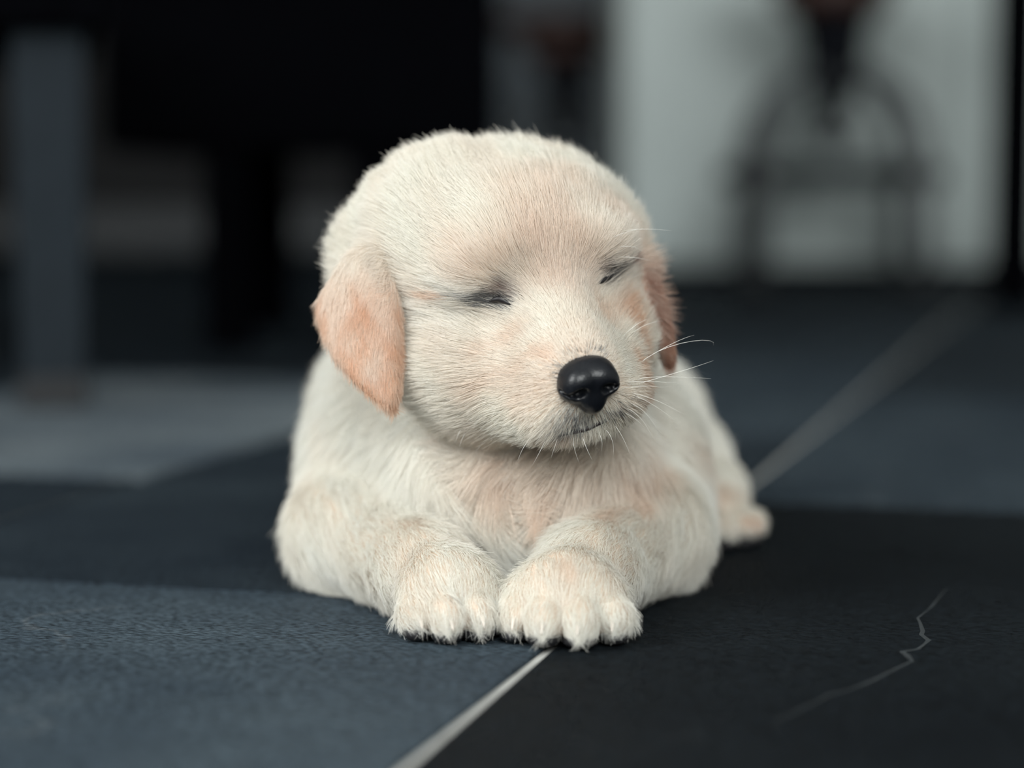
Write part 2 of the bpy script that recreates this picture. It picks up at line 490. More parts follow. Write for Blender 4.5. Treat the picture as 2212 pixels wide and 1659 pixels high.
def d_poly(u, v, poly):
    d = np.full(u.shape, 1e9); s = np.ones(u.shape)
    n = len(poly)
    for i in range(n):
        ax, ay = poly[i]; bx, by = poly[i - 1]
        ex, ey = bx - ax, by - ay
        wx, wy = u - ax, v - ay
        t = np.clip((wx * ex + wy * ey) / (ex * ex + ey * ey), 0, 1)
        d = np.minimum(d, (wx - ex * t) ** 2 + (wy - ey * t) ** 2)
        c1 = v >= ay; c2 = v < by; c3 = ex * wy > ey * wx
        flip = (c1 & c2 & c3) | (~c1 & ~c2 & ~c3)
        s = np.where(flip, -s, s)
    return s * np.sqrt(d)


PR = []     # primitives: dict(f, lo, hi, k, sub, flow, L, lift, reg)


def prim(f, lo, hi, k=.012, sub=False, flow=None, L=.012, lift=.45, reg='body'):
    PR.append(dict(f=f, lo=np.array(lo), hi=np.array(hi), k=k, sub=sub, flow=flow, L=L, lift=lift, reg=reg))


def ell(c, r, R=None, **kw):
    c = np.array(c, float); r = np.array(r, float)
    e = r.max()
    prim(lambda p: d_ell(p, c, r, R), c - e, c + e, **kw)


def cone(a, b, ra, rb, **kw):
    a = np.array(a, float); b = np.array(b, float)
    rm = max(ra, rb)
    prim(lambda p: d_cone(p, a, b, ra, rb), np.minimum(a, b) - rm, np.maximum(a, b) + rm, **kw)


NC = np.array([0, .0782, -.0287])
NOSE_P = hd(*NC)


def f_nose(p):
    d = p - NOSE_P
    return d / (np.linalg.norm(d, axis=-1, keepdims=True) + 1e-9)


def f_const(*v):
    v = np.array(v, float); v /= np.linalg.norm(v)
    return lambda p: np.broadcast_to(v, p.shape)


def f_dir(a, b): return f_const(*(np.array(b) - np.array(a)))


def hell(x, y, z, rx, ry, rz, **kw):
    kw.setdefault('flow', f_nose); kw.setdefault('reg', 'head')
    ell(hd(x, y, z), (rx, ry, rz), RH, **kw)


# ---- torso (axis runs back and a little to the viewer's right)
T_back = f_const(0.15, 1.0, -0.35)
ell(at(1075, 950, .985), (.072, .105, .060), None, k=.02, flow=T_back, L=.015, reg='torso')
ell(at(1145, 960, 1.085), (.070, .085, .056), None, k=.02, flow=T_back, L=.015, reg='torso')
ell(at(868, 905, .945), (.036, .045, .040), None, k=.02, flow=T_back, L=.015, reg='torso')
ell(at(1085, 890, .905), (.060, .050, .052), None, k=.02, flow=f_const(0, .7, -.6), L=.016, reg='neck')
# chest
ell(at(1120, 1075, .873), (.055, .044, .047), None, k=.018, flow=f_const(0, .15, -1), L=.018, lift=.5, reg='chest')
ell(at(1110, 1000, .862), (.046, .034, .036), None, k=.018, flow=f_const(0, .25, -1), L=.018, lift=.5, reg='chest')
ell(at(885, 985, .905), (.038, .040, .040), None, k=.018, flow=f_const(-.25, .5, -.8), L=.016, reg='shoulder')
ell(at(1335, 1000, .925), (.034, .04, .040), None, k=.018, flow=f_const(.25, .5, -.8), L=.016, reg='shoulder')

# ---- front legs
def limb(pts, rad, L, reg, k=.010, lift=.38, flow=None):
    for (a, b), (ra, rb) in zip(zip(pts, pts[1:]), zip(rad, rad[1:])):
        cone(a, b, ra, rb, k=k, flow=flow or f_dir(a, b), L=L, lift=lift, reg=reg)


def onfloor(P, z):
    P = np.array(P); P[2] = z; return P


sL = at(838, 1040, .905); eL = onfloor(at(772, 1185, .878), .0235)
wL = onfloor(at(908, 1235, .818), .0175)
limb([sL, eL], [.034, .0255], .013, 'arm', flow=f_const(.45, -.4, -.8))
limb([eL, wL], [.0240, .0158], .011, 'arm')
sR = at(1355, 1080, .915); eR = onfloor(at(1382, 1160, .872), .0240)
wR = onfloor(at(1268, 1240, .808), .0180)
limb([sR, eR], [.031, .0250], .013, 'arm', flow=f_const(-.45, -.4, -.8))
limb([eR, wR], [.0240, .0165], .011, 'arm')


def paw(w, c, fwd, width, toes, reg, zc=.0150):
    fwd = np.array([fwd[0], fwd[1], 0.0]); fwd /= np.linalg.norm(fwd)
    side = np.array([-fwd[1], fwd[0], 0.0])
    if side[0] < 0: side = -side
    fl = f_const(fwd[0], fwd[1], -.30)
    cone(w, c - fwd * .004 + np.array([0, 0, .002]), .0155, .0140, k=.010, flow=fl, L=.008, lift=.34, reg=reg)
    ell(c + np.array([0, 0, -.001]), (width * .50, .0165, .0135), np.stack([side, fwd, np.array([0, 0, 1.])], 1), k=.008, flow=fl, L=.008, lift=.34, reg=reg)
    res = []
    for s, f, r, z in toes:
        tc = c + side * s + fwd * f; tc[2] = z
        tf = fwd * 1.0 + side * (s * 12)
        tdir = np.array([tf[0], tf[1], -.55])
        Rt = np.stack([side, fwd, np.array([0, 0, 1.])], 1)
        ell(tc, (r * .92, r * 1.50, r * 1.10), Rt, k=.0020, flow=f_const(*tdir), L=.0084, lift=.26, reg=reg)
        res.append((tc, fwd, side, r))
    return res


pcL = onfloor(at(972, 1315, .785), .0150)
TOES_L = paw(wL, pcL, (.26, -1), .037, [(-.0150, .008, .0066, .0085), (-.0055, .0145, .0074, .0090), (.0060, .0140, .0074, .0092), (.0150, .0070, .0064, .0090)], 'paw')
pcR = onfloor(at(1224, 1325, .777), .0150)
TOES_R = paw(wR, pcR, (-.10, -1), .043, [(-.0176, .0075, .0070, .0088), (-.0066, .0140, .0078, .0090), (.0060, .0146, .0080, .0090), (.0176, .0080, .0072, .0088)], 'paw')

# ---- hind leg that shows at the viewer's right, and its twin
hipR = at(1362, 985, 1.04)
ell(hipR, (.036, .055, .048), None, k=.018, flow=f_const(.3, .2, -.9), L=.014, reg='thigh')
hkR = onfloor(at(1460, 1075, 1.035), .030); ftR = onfloor(at(1522, 1095, 1.005), .021)
limb([hipR, hkR, ftR], [.032, .021, .0155], .010, 'hindleg')
cone(ftR, onfloor(at(1545, 1110, .99), .0165), .0155, .0135, k=.008, flow=f_dir(hkR, ftR), L=.008, lift=.32, reg='hindpaw')
HIND_TOES = []
for s, f in ((-.012, .0), (-.004, .005), (.005, .005), (.0125, .001)):
    fw = np.array([.45, -.9, 0.0]); fw /= np.linalg.norm(fw); sd = np.array([.9, .45, 0.]); sd /= np.linalg.norm(sd)
    tc = onfloor(at(1547, 1112, .985), .0098) + sd * s + fw * (f + .006)
    ell(tc, (.0062, .0085, .0068), np.stack([sd, fw, np.array([0, 0, 1.])], 1), k=.0028, flow=f_const(fw[0], fw[1], -.5), L=.006, lift=.3, reg='hindpaw')
    HIND_TOES.append((tc, fw, sd, .0062))
hipL = at(900, 985, 1.06)
ell(hipL, (.034, .055, .046), None, k=.018, flow=f_const(-.3, .2, -.9), L=.014, reg='thigh')
cone(onfloor(hipL, .03), onfloor(hipL + np.array([-.012, -.03, 0]), .022), .026, .016, k=.01, flow=f_const(-.3, -.8, -.3), L=.01, reg='hindleg')
# tail
tb0 = at(1200, 900, 1.165)
limb([tb0, onfloor(tb0 + np.array([.02, .05, 0]), .03), onfloor(tb0 + np.array([.06, .085, 0]), .014)], [.018, .013, .008], .018, 'tail')

# ---- head
hell(-.001, -.012, -.0045, .0510, .047, .0415, k=.012, L=.0135, lift=.56)                # skull
hell(-.024, -.014, .0115, .0280, .0320, .0270, k=.014, L=.0125, lift=.62)
hell(0, .016, .003, .0370, .0290, .0290, k=.012, L=.0120, lift=.38)                 # forehead
hell(-.044, -.020, -.001, .0160, .0200, .0180, k=.014, L=.0135, lift=.60)            # ear base
hell(.038, -.018, -.010, .0150, .0200, .0180, k=.014, L=.0135, lift=.50)
for sx in (-1, 1):
    hell(-.0275 if sx < 0 else .0215, .011, -.0330, .0250 if sx < 0 else .0220, .0300, .0250, k=.012, L=.0140, lift=.36)  # cheek
    hell(sx * .0175, .0315, .0085, .0140, .0110, .0080, k=.010, L=.0085, lift=.40)   # brow
    hell(-.0205 if sx < 0 else .0175, .031, -.0365, .0195, .0230, .0200, k=.014, L=.0105, lift=.30)  # side of the face
    hell(sx * .0145, .0550, -.0415, .0135, .0185, .0118, k=.013, L=.0070, lift=.34) # flews
cone(hd(0, .034, -.006), hd(0, .064, -.0270), .0150, .0130, k=.010, flow=f_nose, L=.0060, lift=.28, reg='head')   # bridge
hell(0, .047, -.0330, .0200, .0275, .0160, k=.014, L=.0065, lift=.30)               # muzzle
hell(0, .0490, -.0485, .0140, .0220, .0070, k=.008, L=.0070, lift=.42)              # chin
hell(0, .010, -.046, .034, .030, .018, k=.012, L=.012, lift=.40)                    # throat
EYES = [hd(-.0212, .0462, -.0030), hd(.0212, .0462, -.0030)]
for e in EYES:
    prim((lambda p, e=e: np.sqrt(((p - e) ** 2).sum(-1)) - .0028), e - .006, e + .006, k=.005, sub=True)

# ---- ears: flaps with an outline, thickness and a gentle bulge
def ear(outline, Y0, uax, bulge, thick, root, tip):
    O = at(*outline[0], Y0)
    uax = np.array(uax, float); uax /= np.linalg.norm(uax)
    vax = np.array([0.0, .22, 1.0]); vax -= uax * (uax @ vax); vax /= np.linalg.norm(vax)
    nrm = np.cross(uax, vax)
    if nrm[1] > 0: nrm = -nrm            # faces the camera side
    poly = []
    for px, py in outline:
        d = ray(px, py)
        t = ((O - CAM) @ nrm) / (d @ nrm)
        q = CAM + d * t - O
        poly.append((q @ uax, q @ vax))
    poly = np.array(poly)
    cu, cv = poly.mean(0); su = np.ptp(poly[:, 0]) / 2; sv = np.ptp(poly[:, 1]) / 2

    def f(p):
        q = p - O
        u_, v_, w_ = q @ uax, q @ vax, q @ nrm
        h = bulge * (1 - ((u_ - cu) / su) ** 2) + .3 * bulge * (1 - ((v_ - cv) / sv) ** 2)
        d2 = d_poly(u_, v_, poly) + thick * .55
        dw = np.abs(w_ - h) - thick
        a = np.maximum(d2, 0); b = np.maximum(dw + thick * .5, 0)
        return np.minimum(np.maximum(d2, dw + thick * .5), 0) + np.sqrt(a * a + b * b) - thick * .5
    corners = np.array([O + uax * a + vax * b for a, b in poly])
    root, tip = np.array(root), np.array(tip)
    prim(f, corners.min(0) - .008, corners.max(0) + .008, k=.009, flow=f_dir(root, tip), L=.0066, lift=.20, reg='ear')
    return O, uax, vax, nrm


EAR_L = [(845, 545), (862, 620), (866, 700), (866, 780), (864, 850), (853, 884), (826, 868), (790, 832), (745, 785), (712, 730), (692, 672), (702, 640), (732, 605), (755, 570), (785, 545), (815, 538)]
ear(EAR_L, .822, (-1, .42, 0), .0045, .0032, at(830, 540, .83), at(852, 885, .83))
EAR_R = [(1370, 566), (1388, 566), (1409, 630), (1429, 700), (1440, 755), (1447, 794), (1434, 780), (1414, 748), (1398, 712), (1384, 655)]
ear(EAR_R, .845, (1, .9, 0), .002, .0030, at(1385, 570, .85), at(1449, 796, .86))


def eval_prims(p):
    return [q['f'](p) for q in PR]


# ---- sample the field on a grid and polygonise it (surface nets)
def sample_field(prims, lo, hi, h):
    n = np.ceil((hi - lo) / h).astype(int) + 1
    ax = [lo[i] + h * np.arange(n[i]) for i in range(3)]
    D = np.full(n, 0.05, dtype=np.float32)
    for q in prims:
        m = q['k'] + 2.5 * h + .004
        i0 = np.maximum(((q['lo'] - m - lo) / h).astype(int), 0)
        i1 = np.minimum(((q['hi'] + m - lo) / h).astype(int) + 2, n)
        if (i1 <= i0).any(): continue
        sl = tuple(slice(a, b) for a, b in zip(i0, i1))
        G = np.stack(np.meshgrid(ax[0][sl[0]], ax[1][sl[1]], ax[2][sl[2]], indexing='ij'), -1)
        d = q['f'](G); cur = D[sl]; k = q['k']
        if q['sub']:
            d = -d
            hh = np.maximum(k - np.abs(cur - d), 0) / k
            D[sl] = np.maximum(cur, d) + hh * hh * k * .25
        else:
            hh = np.maximum(k - np.abs(cur - d), 0) / k
            D[sl] = np.minimum(cur, d) - hh * hh * k * .25
    return D, ax


def surface_nets(D, lo, h):
    s = D < 0
    nx, ny, nz = D.shape
    cnt = np.zeros((nx - 1, ny - 1, nz - 1), np.int32)
    for dx in (0, 1):
        for dy in (0, 1):
            for dz in (0, 1):
                cnt += s[dx:nx - 1 + dx, dy:ny - 1 + dy, dz:nz - 1 + dz]
    cell = (cnt > 0) & (cnt < 8)
    idx = np.argwhere(cell)
    vid = np.full(cell.shape, -1, np.int64); vid[cell] = np.arange(len(idx))
    acc = np.zeros((len(idx), 3)); num = np.zeros(len(idx))
    cs = [(0, 0, 0), (1, 0, 0), (0, 1, 0), (1, 1, 0), (0, 0, 1), (1, 0, 1), (0, 1, 1), (1, 1, 1)]
    val = [D[idx[:, 0] + c[0], idx[:, 1] + c[1], idx[:, 2] + c[2]] for c in cs]
    for a in range(8):
        for b in range(a + 1, 8):
            if sum(abs(x - y) for x, y in zip(cs[a], cs[b])) != 1: continue
            m = (val[a] < 0) != (val[b] < 0)
            t = val[a] / np.where(m, val[a] - val[b], 1)
            pt = np.array(cs[a]) + t[:, None] * (np.array(cs[b]) - np.array(cs[a]))
            acc[m] += pt[m]; num[m] += 1
    verts = lo + h * (idx + acc / num[:, None])
    faces = []
    for axis in range(3):
        sh = [slice(None)] * 3; sh2 = [slice(None)] * 3
        sh[axis] = slice(0, -1); sh2[axis] = slice(1, None)
        A, B = s[tuple(sh)], s[tuple(sh2)]
        e = np.argwhere(A != B)
        o1, o2 = (axis + 1) % 3, (axis + 2) % 3
        ok = (e[:, o1] > 0) & (e[:, o2] > 0) & (e[:, o1] < D.shape[o1] - 1) & (e[:, o2] < D.shape[o2] - 1)
        e = e[ok]
        inside = A[tuple(e.T)]
        q = []
        for da, db in ((-1, -1), (0, -1), (0, 0), (-1, 0)):
            c = e.copy(); c[:, o1] += da; c[:, o2] += db
            q.append(vid[tuple(c.T)])
        q = np.stack(q, 1)
        q[~inside] = q[~inside][:, ::-1]
        faces.append(q)
    return verts, np.concatenate(faces)


def mesh_from(name, v, f):
    me = bpy.data.meshes.new(name)
    me.vertices.add(len(v)); me.vertices.foreach_set('co', np.asarray(v, np.float32).ravel())
    me.loops.add(f.size); me.loops.foreach_set('vertex_index', f.astype(np.int32).ravel())
    me.polygons.add(len(f))
    me.polygons.foreach_set('loop_start', np.arange(0, f.size, f.shape[1], dtype=np.int32))
    me.update(calc_edges=True); me.validate()
    return me


HG = 0.00135
LO = np.min([q['lo'] for q in PR], axis=0) - .012
HI = np.max([q['hi'] for q in PR], axis=0) + .012
LO[2] = -.006
D, AX = sample_field(PR, LO, HI, HG)
zz = AX[2][None, None, :]
D = np.maximum(D, (.0012 - zz).astype(np.float32))           # rests on the tiles
V_, F_ = surface_nets(D, LO, HG)

puppy = empty('puppy', (float(H0[0]), float(H0[1]) + .1, 0), 0,
              'cream golden puppy lying on dark tiles with eyes closed', 'dog')
PO = np.array(puppy.location)
body = link('body', mesh_from('body', V_ - PO, F_), M_skin, puppy)
GR = np.stack(np.gradient(D, HG), -1).astype(np.float32)


def tri(field, p):
    q = (p - LO) / HG
    q = np.clip(q, 0, np.array(D.shape) - 1.001)
    i = q.astype(int); f = q - i
    out = 0
    for dx in (0, 1):
        for dy in (0, 1):
            for dz in (0, 1):
                wgt = (f[:, 0] if dx else 1 - f[:, 0]) * (f[:, 1] if dy else 1 - f[:, 1]) * (f[:, 2] if dz else 1 - f[:, 2])
                val = field[i[:, 0] + dx, i[:, 1] + dy, i[:, 2] + dz]
                out = out + (wgt[:, None] * val if val.ndim > 1 else wgt * val)
    return out


BV = BVHTree.FromPolygons([Vector(v) for v in V_], [tuple(f) for f in F_])


def hit(px, py):
    d = ray(px, py)
    loc, nor, i, dist = BV.ray_cast(Vector(CAM), Vector(d).normalized())
    if loc is None:
        loc, nor, i, dist = BV.find_nearest(Vector(at(px, py, .82)))
    return np.array(loc), np.array(nor)

# ------------------------------------------------------------------ PUPPY: fur
def lin(r, g, b):
    return np.array([((c / 255 + .055) / 1.055) ** 2.4 if c > 10 else c / 255 / 12.92 for c in (r, g, b)])


CREAM = lin(241, 238, 228); WARM = lin(231, 212, 195); TAN = lin(221, 176, 140); GOLD = lin(224, 194, 170)
RUST = lin(158, 90, 50); GREY = lin(66, 70, 76); DARK = lin(26, 23, 25); WHITE = lin(247, 245, 238)
# markings and one painted shade: from pixel, to pixel, radius (px at the surface), colour, strength
MARKS = [
    # brow and forehead warmth
    ((1200, 430), (1230, 600), 70, WARM, .7), ((1010, 560), (1090, 560), 45, WARM, .6), ((1150, 540), (1170, 600), 40, WARM, .6),
    ((1330, 480), (1370, 560), 45, WARM, .8),
    # eye creases
    ((945, 652), (1000, 642), 7, TAN, .9), ((1330, 583), (1390, 592), 8, RUST, .8), ((1365, 590), (1385, 660), 9, TAN, .7),
    ((1010, 637), (1060, 633), 8, GREY, .75), ((1056, 645), (1110, 650), 14, DARK, 1.0), ((1090, 627), (1116, 634), 13, lin(120, 84, 66), .8),
    ((1060, 655), (1100, 668), 9, GREY, .6), ((1095, 612), (1098, 622), 6, lin(110, 90, 80), .6),
    ((1290, 592), (1304, 606), 15, DARK, 1.0), ((1300, 588), (1338, 583), 6, DARK, .8), ((1285, 585), (1290, 610), 8, lin(120, 96, 84), .6),
    # white patches
    ((985, 622), (1040, 618), 18, WHITE, .7), ((940, 690), (1010, 700), 35, WHITE, .6), ((1340, 620), (1365, 660), 20, WHITE, .5),
    # cheeks and muzzle warm patches
    ((1165, 765), (1190, 770), 17, TAN, .40), ((1060, 770), (1130, 720), 22, GOLD, .5), ((1050, 830), (1120, 800), 30, GOLD, .45), ((1130, 470), (1250, 560), 60, GOLD, .30), ((1000, 600), (1080, 590), 25, GOLD, .25),
    ((1300, 690), (1350, 690), 28, TAN, .40), ((1350, 670), (1385, 760), 24, TAN, .75), ((1370, 780), (1390, 860), 24, TAN, .65),
    ((1130, 860), (1190, 820), 30, WARM, .5),
    # greying round nose and lips
    ((1215, 800), (1230, 850), 12, GREY, .55), ((1235, 895), (1255, 905), 22, GREY, .75), ((1310, 890), (1335, 880), 16, GREY, .55),
    ((1215, 928), (1250, 925), 11, GREY, .7), ((1230, 768), (1300, 758), 9, GREY, .5), ((1345, 790), (1350, 830), 7, WHITE, .5),
    ((1160, 945), (1230, 938), 7, lin(150, 108, 90), .5),
    # neck and chest
    ((900, 860), (985, 940), 25, TAN, .35), ((1080, 1010), (1390, 1000), 75, GOLD, .42), ((1110, 1030), (1180, 1060), 45, GOLD, .40), ((1320, 1040), (1400, 1000), 45, GOLD, .40),
    ((1120, 1100), (1140, 1130), 16, TAN, .6), ((1300, 1120), (1390, 1085), 18, TAN, .35), ((1150, 1060), (1160, 1060), 30, TAN, .3),
    ((880, 1130), (990, 1160), 14, WARM, .5), ((1220, 1210), (1240, 1235), 16, WARM, .6), ((1220, 1285), (1235, 1290), 16, WARM, .5),
    ((1480, 960), (1540, 1060), 40, WARM, .6), ((1610, 1120), (1640, 1120), 14, TAN, .7), ((1540, 1060), (1600, 1060), 25, WARM, .5),
    # ears
    ((740, 700), (770, 670), 16, TAN, .5), ((800, 830), (850, 870), 22, TAN, .7), ((855, 600), (862, 800), 8, TAN, .7), ((700, 690), (800, 830), 10, TAN, .6),
    ((1400, 600), (1442, 770), 34, RUST, 1.0),
    ((1060, 1180), (1120, 1230), 45, WHITE, .6),
    # shade of the cleft between toes, painted into the fur colour
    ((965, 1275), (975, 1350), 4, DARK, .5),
]
MK = [(hit(*a)[0], hit(*b)[0], r / 5800.0, c, s) for a, b, r, c, s in MARKS]


def seg_dist(p, a, b):
    ba = b - a; L2 = ba @ ba
    t = np.clip(((p - a) @ ba) / L2, 0, 1) if L2 > 1e-10 else np.zeros(len(p))
    return np.sqrt(((p - a - t[:, None] * ba) ** 2).sum(1))


_wv = rng.normal(size=(3, 6, 3)); _ph = rng.uniform(0, 6.28, (3, 6))


def vnoise(p, wl):
    out = np.zeros_like(p)
    for c in range(3):
        for k in range(6):
            out[:, c] += np.sin(p @ (_wv[c, k] * (3.6 / wl)) + _ph[c, k])
    return out / 2.4


# sample roots by area
tris = np.concatenate([F_[:, [0, 1, 2]], F_[:, [0, 2, 3]]])
A_, B_, C_ = V_[tris[:, 0]], V_[tris[:, 1]], V_[tris[:, 2]]
cen = (A_ + B_ + C_) / 3
area = np.linalg.norm(np.cross(B_ - A_, C_ - A_), axis=1) / 2
hl = (cen - H0) @ RH                                              # head coordinates
headness = np.exp(-np.maximum(np.linalg.norm(hl / np.array([.06, .085, .06]), axis=1) - 1, 0) * 5)
dens = (.45 + .85 * headness) * np.clip(1.9 - (cen[:, 1] - .75) * 4.2, .30, 1.15)
dens *= np.where(cen[:, 2] < .003, .15, 1)
NH = 480000
prob = area * dens; prob /= prob.sum()
pick = rng.choice(len(tris), NH, p=prob)
r1, r2 = rng.random(NH), rng.random(NH)
s1 = np.sqrt(r1)
P = A_[pick] * (1 - s1)[:, None] + B_[pick] * (s1 * (1 - r2))[:, None] + C_[pick] * (s1 * r2)[:, None]
# leave out the nose leather, the eye slits
nl = (P - H0) @ RH
keep = ~(((nl - NC) / np.array([.0100, .0085, .0086])) ** 2).sum(1).__lt__(1.0)
for e in EYES:
    keep &= seg_dist(P, e - RH @ np.array([.0035, 0, 0]), e + RH @ np.array([.0035, 0, 0])) > .0024
for toes in (TOES_L, TOES_R, HIND_TOES):
    for tc, fwd, side, r in toes:
        keep &= np.linalg.norm(P - (tc + fwd * r * 1.42 + np.array([0, 0, .0002])), axis=1) > .0016
keep &= P[:, 2] > .0014
P = P[keep]
Nn = tri(GR, P); Nn /= np.linalg.norm(Nn, axis=1, keepdims=True) + 1e-9

W = np.zeros(len(P)); FL = np.zeros_like(P); LEN = np.zeros(len(P)); LIFT = np.zeros(len(P))
best = np.full(len(P), 9.0); reg = np.zeros(len(P), int)
regs = sorted({q['reg'] for q in PR})
for q in PR:
    if q['sub']: continue
    d = q['f'](P)
    wgt = np.exp(-np.clip(d, -.002, .08) / (.0018 if q['reg'] == 'ear' else .0040 if q['reg'] == 'head' else .0060 if q['reg'] == 'paw' else .0085))
    W += wgt; FL += wgt[:, None] * q['flow'](P); LEN += wgt * q['L']; LIFT += wgt * q['lift']
    m = d < best; best[m] = d[m]; reg[m] = regs.index(q['reg'])
FL /= W[:, None]; LEN /= W; LIFT /= W
# parting lines and whorls
is_ear = reg == regs.index('ear')
is_head = reg == regs.index('head')
is_limb = np.isin(reg, [regs.index(r) for r in ('arm', 'paw', 'hindpaw', 'hindleg')])
soft = np.where(is_head | is_ear, .08, np.where(is_limb, .12, np.where(reg == regs.index('chest'), .50, .28)))
FL += vnoise(P, .020) * soft[:, None] + vnoise(P, .0075) * .10
# tangent
T = FL - (FL * Nn).sum(1, keepdims=True) * Nn
T /= np.linalg.norm(T, axis=1, keepdims=True) + 1e-9
# lengths
nn = vnoise(P, .012)[:, 0] * np.where(is_limb, .4, 1)
LEN *= 1 + .14 * nn + np.clip(rng.normal(0, .16, len(P)), -.4, .3)
for e in EYES:
    de = np.linalg.norm(P - e, axis=1)
    LEN *= np.clip(.42 + (de - .002) / .013, .42, 1)
dn = np.linalg.norm(P - NOSE_P, axis=1)
LEN *= np.clip(.30 + (dn - .010) / .022, .30, 1)
LEN *= np.where(np.isin(reg, [regs.index('paw'), regs.index('hindpaw')]) & (P[:, 2] < .0075), .62, 1)
LEN = np.clip(LEN, .0015, .03)
LIFT = np.clip(LIFT + rng.normal(0, .07, len(P)), .08, .9)
# colour
COL = np.tile(CREAM, (len(P), 1))
mixv = np.clip(.35 + .30 * vnoise(P, .030)[:, 1] + np.where(is_limb, .05, .12) * vnoise(P, .006)[:, 0], 0, 1)[:, None]
COL[~(is_head | is_ear)] = lin(246, 244, 236)
mixv = mixv * np.where(is_head | is_ear, .55, .25)[:, None]
COL = COL * (1 - mixv) + WARM * mixv
earmix = np.clip(.34 + .30 * vnoise(P, .014)[:, 2] + .18 * vnoise(P, .005)[:, 1], 0, 1)[:, None]
ecol = WARM * (1 - earmix) + TAN * earmix
wear = np.zeros(len(P))
for q in PR:
    if q['reg'] == 'ear': wear = np.maximum(wear, np.exp(-np.clip(q['f'](P), 0, 1) / .0022))
wear = wear * np.clip((at(800, 520, .83)[2] - P[:, 2]) / .020, .25, 1)
wear = wear[:, None]
COL = COL * (1 - wear) + ecol * wear
for a, b, r, c, s in MK:
    d = seg_dist(P, a, b) + vnoise(P, .008)[:, 0] * r * .18
    g = s * np.exp(-(np.maximum(d, 0) / r) ** 2 * .8)
    g = g * (.55 + .7 * rng.random(len(P)))
    if c.max() < .12: g = (rng.random(len(P)) < g) * .92          # single dark hairs among pale ones
    g = np.clip(g, 0, 1)[:, None]
    COL = COL * (1 - g) + c * g
# tail of the ear flaps towards rust at the rim
COL *= (1 + rng.normal(0, .05, len(P)))[:, None]
COL = np.clip(COL, .005, .93)

# strands
K = 7
NS = len(P)
ss = np.linspace(0, 1, K)
X = np.zeros((NS, K, 3)); X[:, 0] = P - Nn * .0004
jit = rng.normal(0, .10, (NS, 3))
step = (LEN / (K - 1))[:, None]
for k in range(1, K):
    s = ss[k]
    lf = (LIFT * (1.25 - 1.05 * s))[:, None]
    d = Nn * lf + T * (1 - .45 * lf) + jit * (.4 + s) + np.array([0, 0, -.10 * s])
    d /= np.linalg.norm(d, axis=1, keepdims=True)
    X[:, k] = X[:, k - 1] + d * step
# clumping toward guide strands
ng = NS // 12
gi = rng.choice(NS, ng, replace=False)
kd = KDTree(ng)
for a, i in enumerate(gi): kd.insert(P[i], a)
kd.balance()
near = np.array([kd.find(p)[1] for p in P])
gX = X[gi][near]; gR = reg[gi][near]
same = (gR == reg) & ((Nn * Nn[gi][near]).sum(1) > .5)
cl = np.where(is_ear, .32, np.where(is_limb, .24, .34)) * (.5 + rng.random(NS))
cl = np.where(same, np.clip(cl, 0, .85), 0)
rel = gX - gX[:, :1]
for k in range(1, K):
    a = (cl * ss[k] ** 1.3)[:, None]
    X[:, k] = X[:, k] * (1 - a) + (gX[:, k]) * a
# keep off the skin and the floor
for k in range(1, K):
    d = tri(D, X[:, k]); g = tri(GR, X[:, k]); g /= np.linalg.norm(g, axis=1, keepdims=True) + 1e-9
    need = np.clip(.0004 + .0009 * ss[k] - d, 0, .006)
    X[:, k] += g * need[:, None]
    X[:, k, 2] = np.maximum(X[:, k, 2], .0006)


def fur_object(name, sel, parent, label=None, r0=.000068):
    n = int(sel.sum())
    h = bpy.data.hair_curves.new(name)
    h.add_curves([K] * n)
    h.attributes['position'].data.foreach_set('vector', (X[sel] - PO).astype(np.float32).ravel())
    ra = h.attributes.new('radius', 'FLOAT', 'POINT')
    far = np.clip((P[sel][:, 1] - .86) / .15, 0, 1)
    rr = r0 * (1 + 1.2 * far)[:, None] * (1 - .80 * ss[None, :] ** 1.6) * rng.uniform(.75, 1.25, n)[:, None]
    ra.data.foreach_set('value', rr.astype(np.float32).ravel())
    ca = h.attributes.new('fur_color', 'FLOAT_COLOR', 'CURVE')
    ca.data.foreach_set('color', np.concatenate([COL[sel], np.ones((n, 1))], 1).astype(np.float32).ravel())
    o = bpy.data.objects.new(name, h); C.objects.link(o); h.materials.append(M_fur)
    o.parent = parent; o['kind'] = 'stuff'
    if label: o['label'] = label
    return o


leftside = P[:, 0] < at(1130, 700, .84)[0]
fur_object('fur', ~is_ear, puppy, 'fluffy cream coat')
fur_object('ear_fur', is_ear & leftside, puppy, 'short tan fur of the broad hanging ear')
fur_object('ear_fur', is_ear & ~leftside, puppy, 'rust tan fur of the narrow edge-on ear')

# ------------------------------------------------------------------ PUPPY: nose, eyes, mouth, claws, pads, whiskers
def nose_material():
    m, nt, b = mat('nose_leather')
    N, L = nt.nodes.new, nt.links.new
    tc = N('ShaderNodeTexCoord')
    v = N('ShaderNodeTexVoronoi'); v.inputs['Scale'].default_value = 1500
    L(tc.outputs['Object'], v.inputs['Vector'])
    bp = N('ShaderNodeBump'); bp.inputs['Strength'].default_value = .25; bp.inputs['Distance'].default_value = .0002
    L(v.outputs['Distance'], bp.inputs['Height']); L(bp.outputs['Normal'], b.inputs['Normal'])
    b.inputs['Base Color'].default_value = (.004, .005, .0075, 1)
    b.inputs['Roughness'].default_value = .34; b.inputs['Specular IOR Level'].default_value = .42
    return m


M_nose = nose_material()
M_lid = plain('dark_lid', (.012, .010, .011), .45, .2, 300)
M_lip = plain('dark_lip', (.020, .013, .013), .5, .2, 300)
M_claw = plain('pale_claw', (.62, .56, .50), .25, .1, 300)
M_pad = plain('black_pad', (.008, .008, .010), .6, .3, 600)
M_whisk = plain('whisker', (.85, .83, .78), .35, .03, 50)

NPR = []


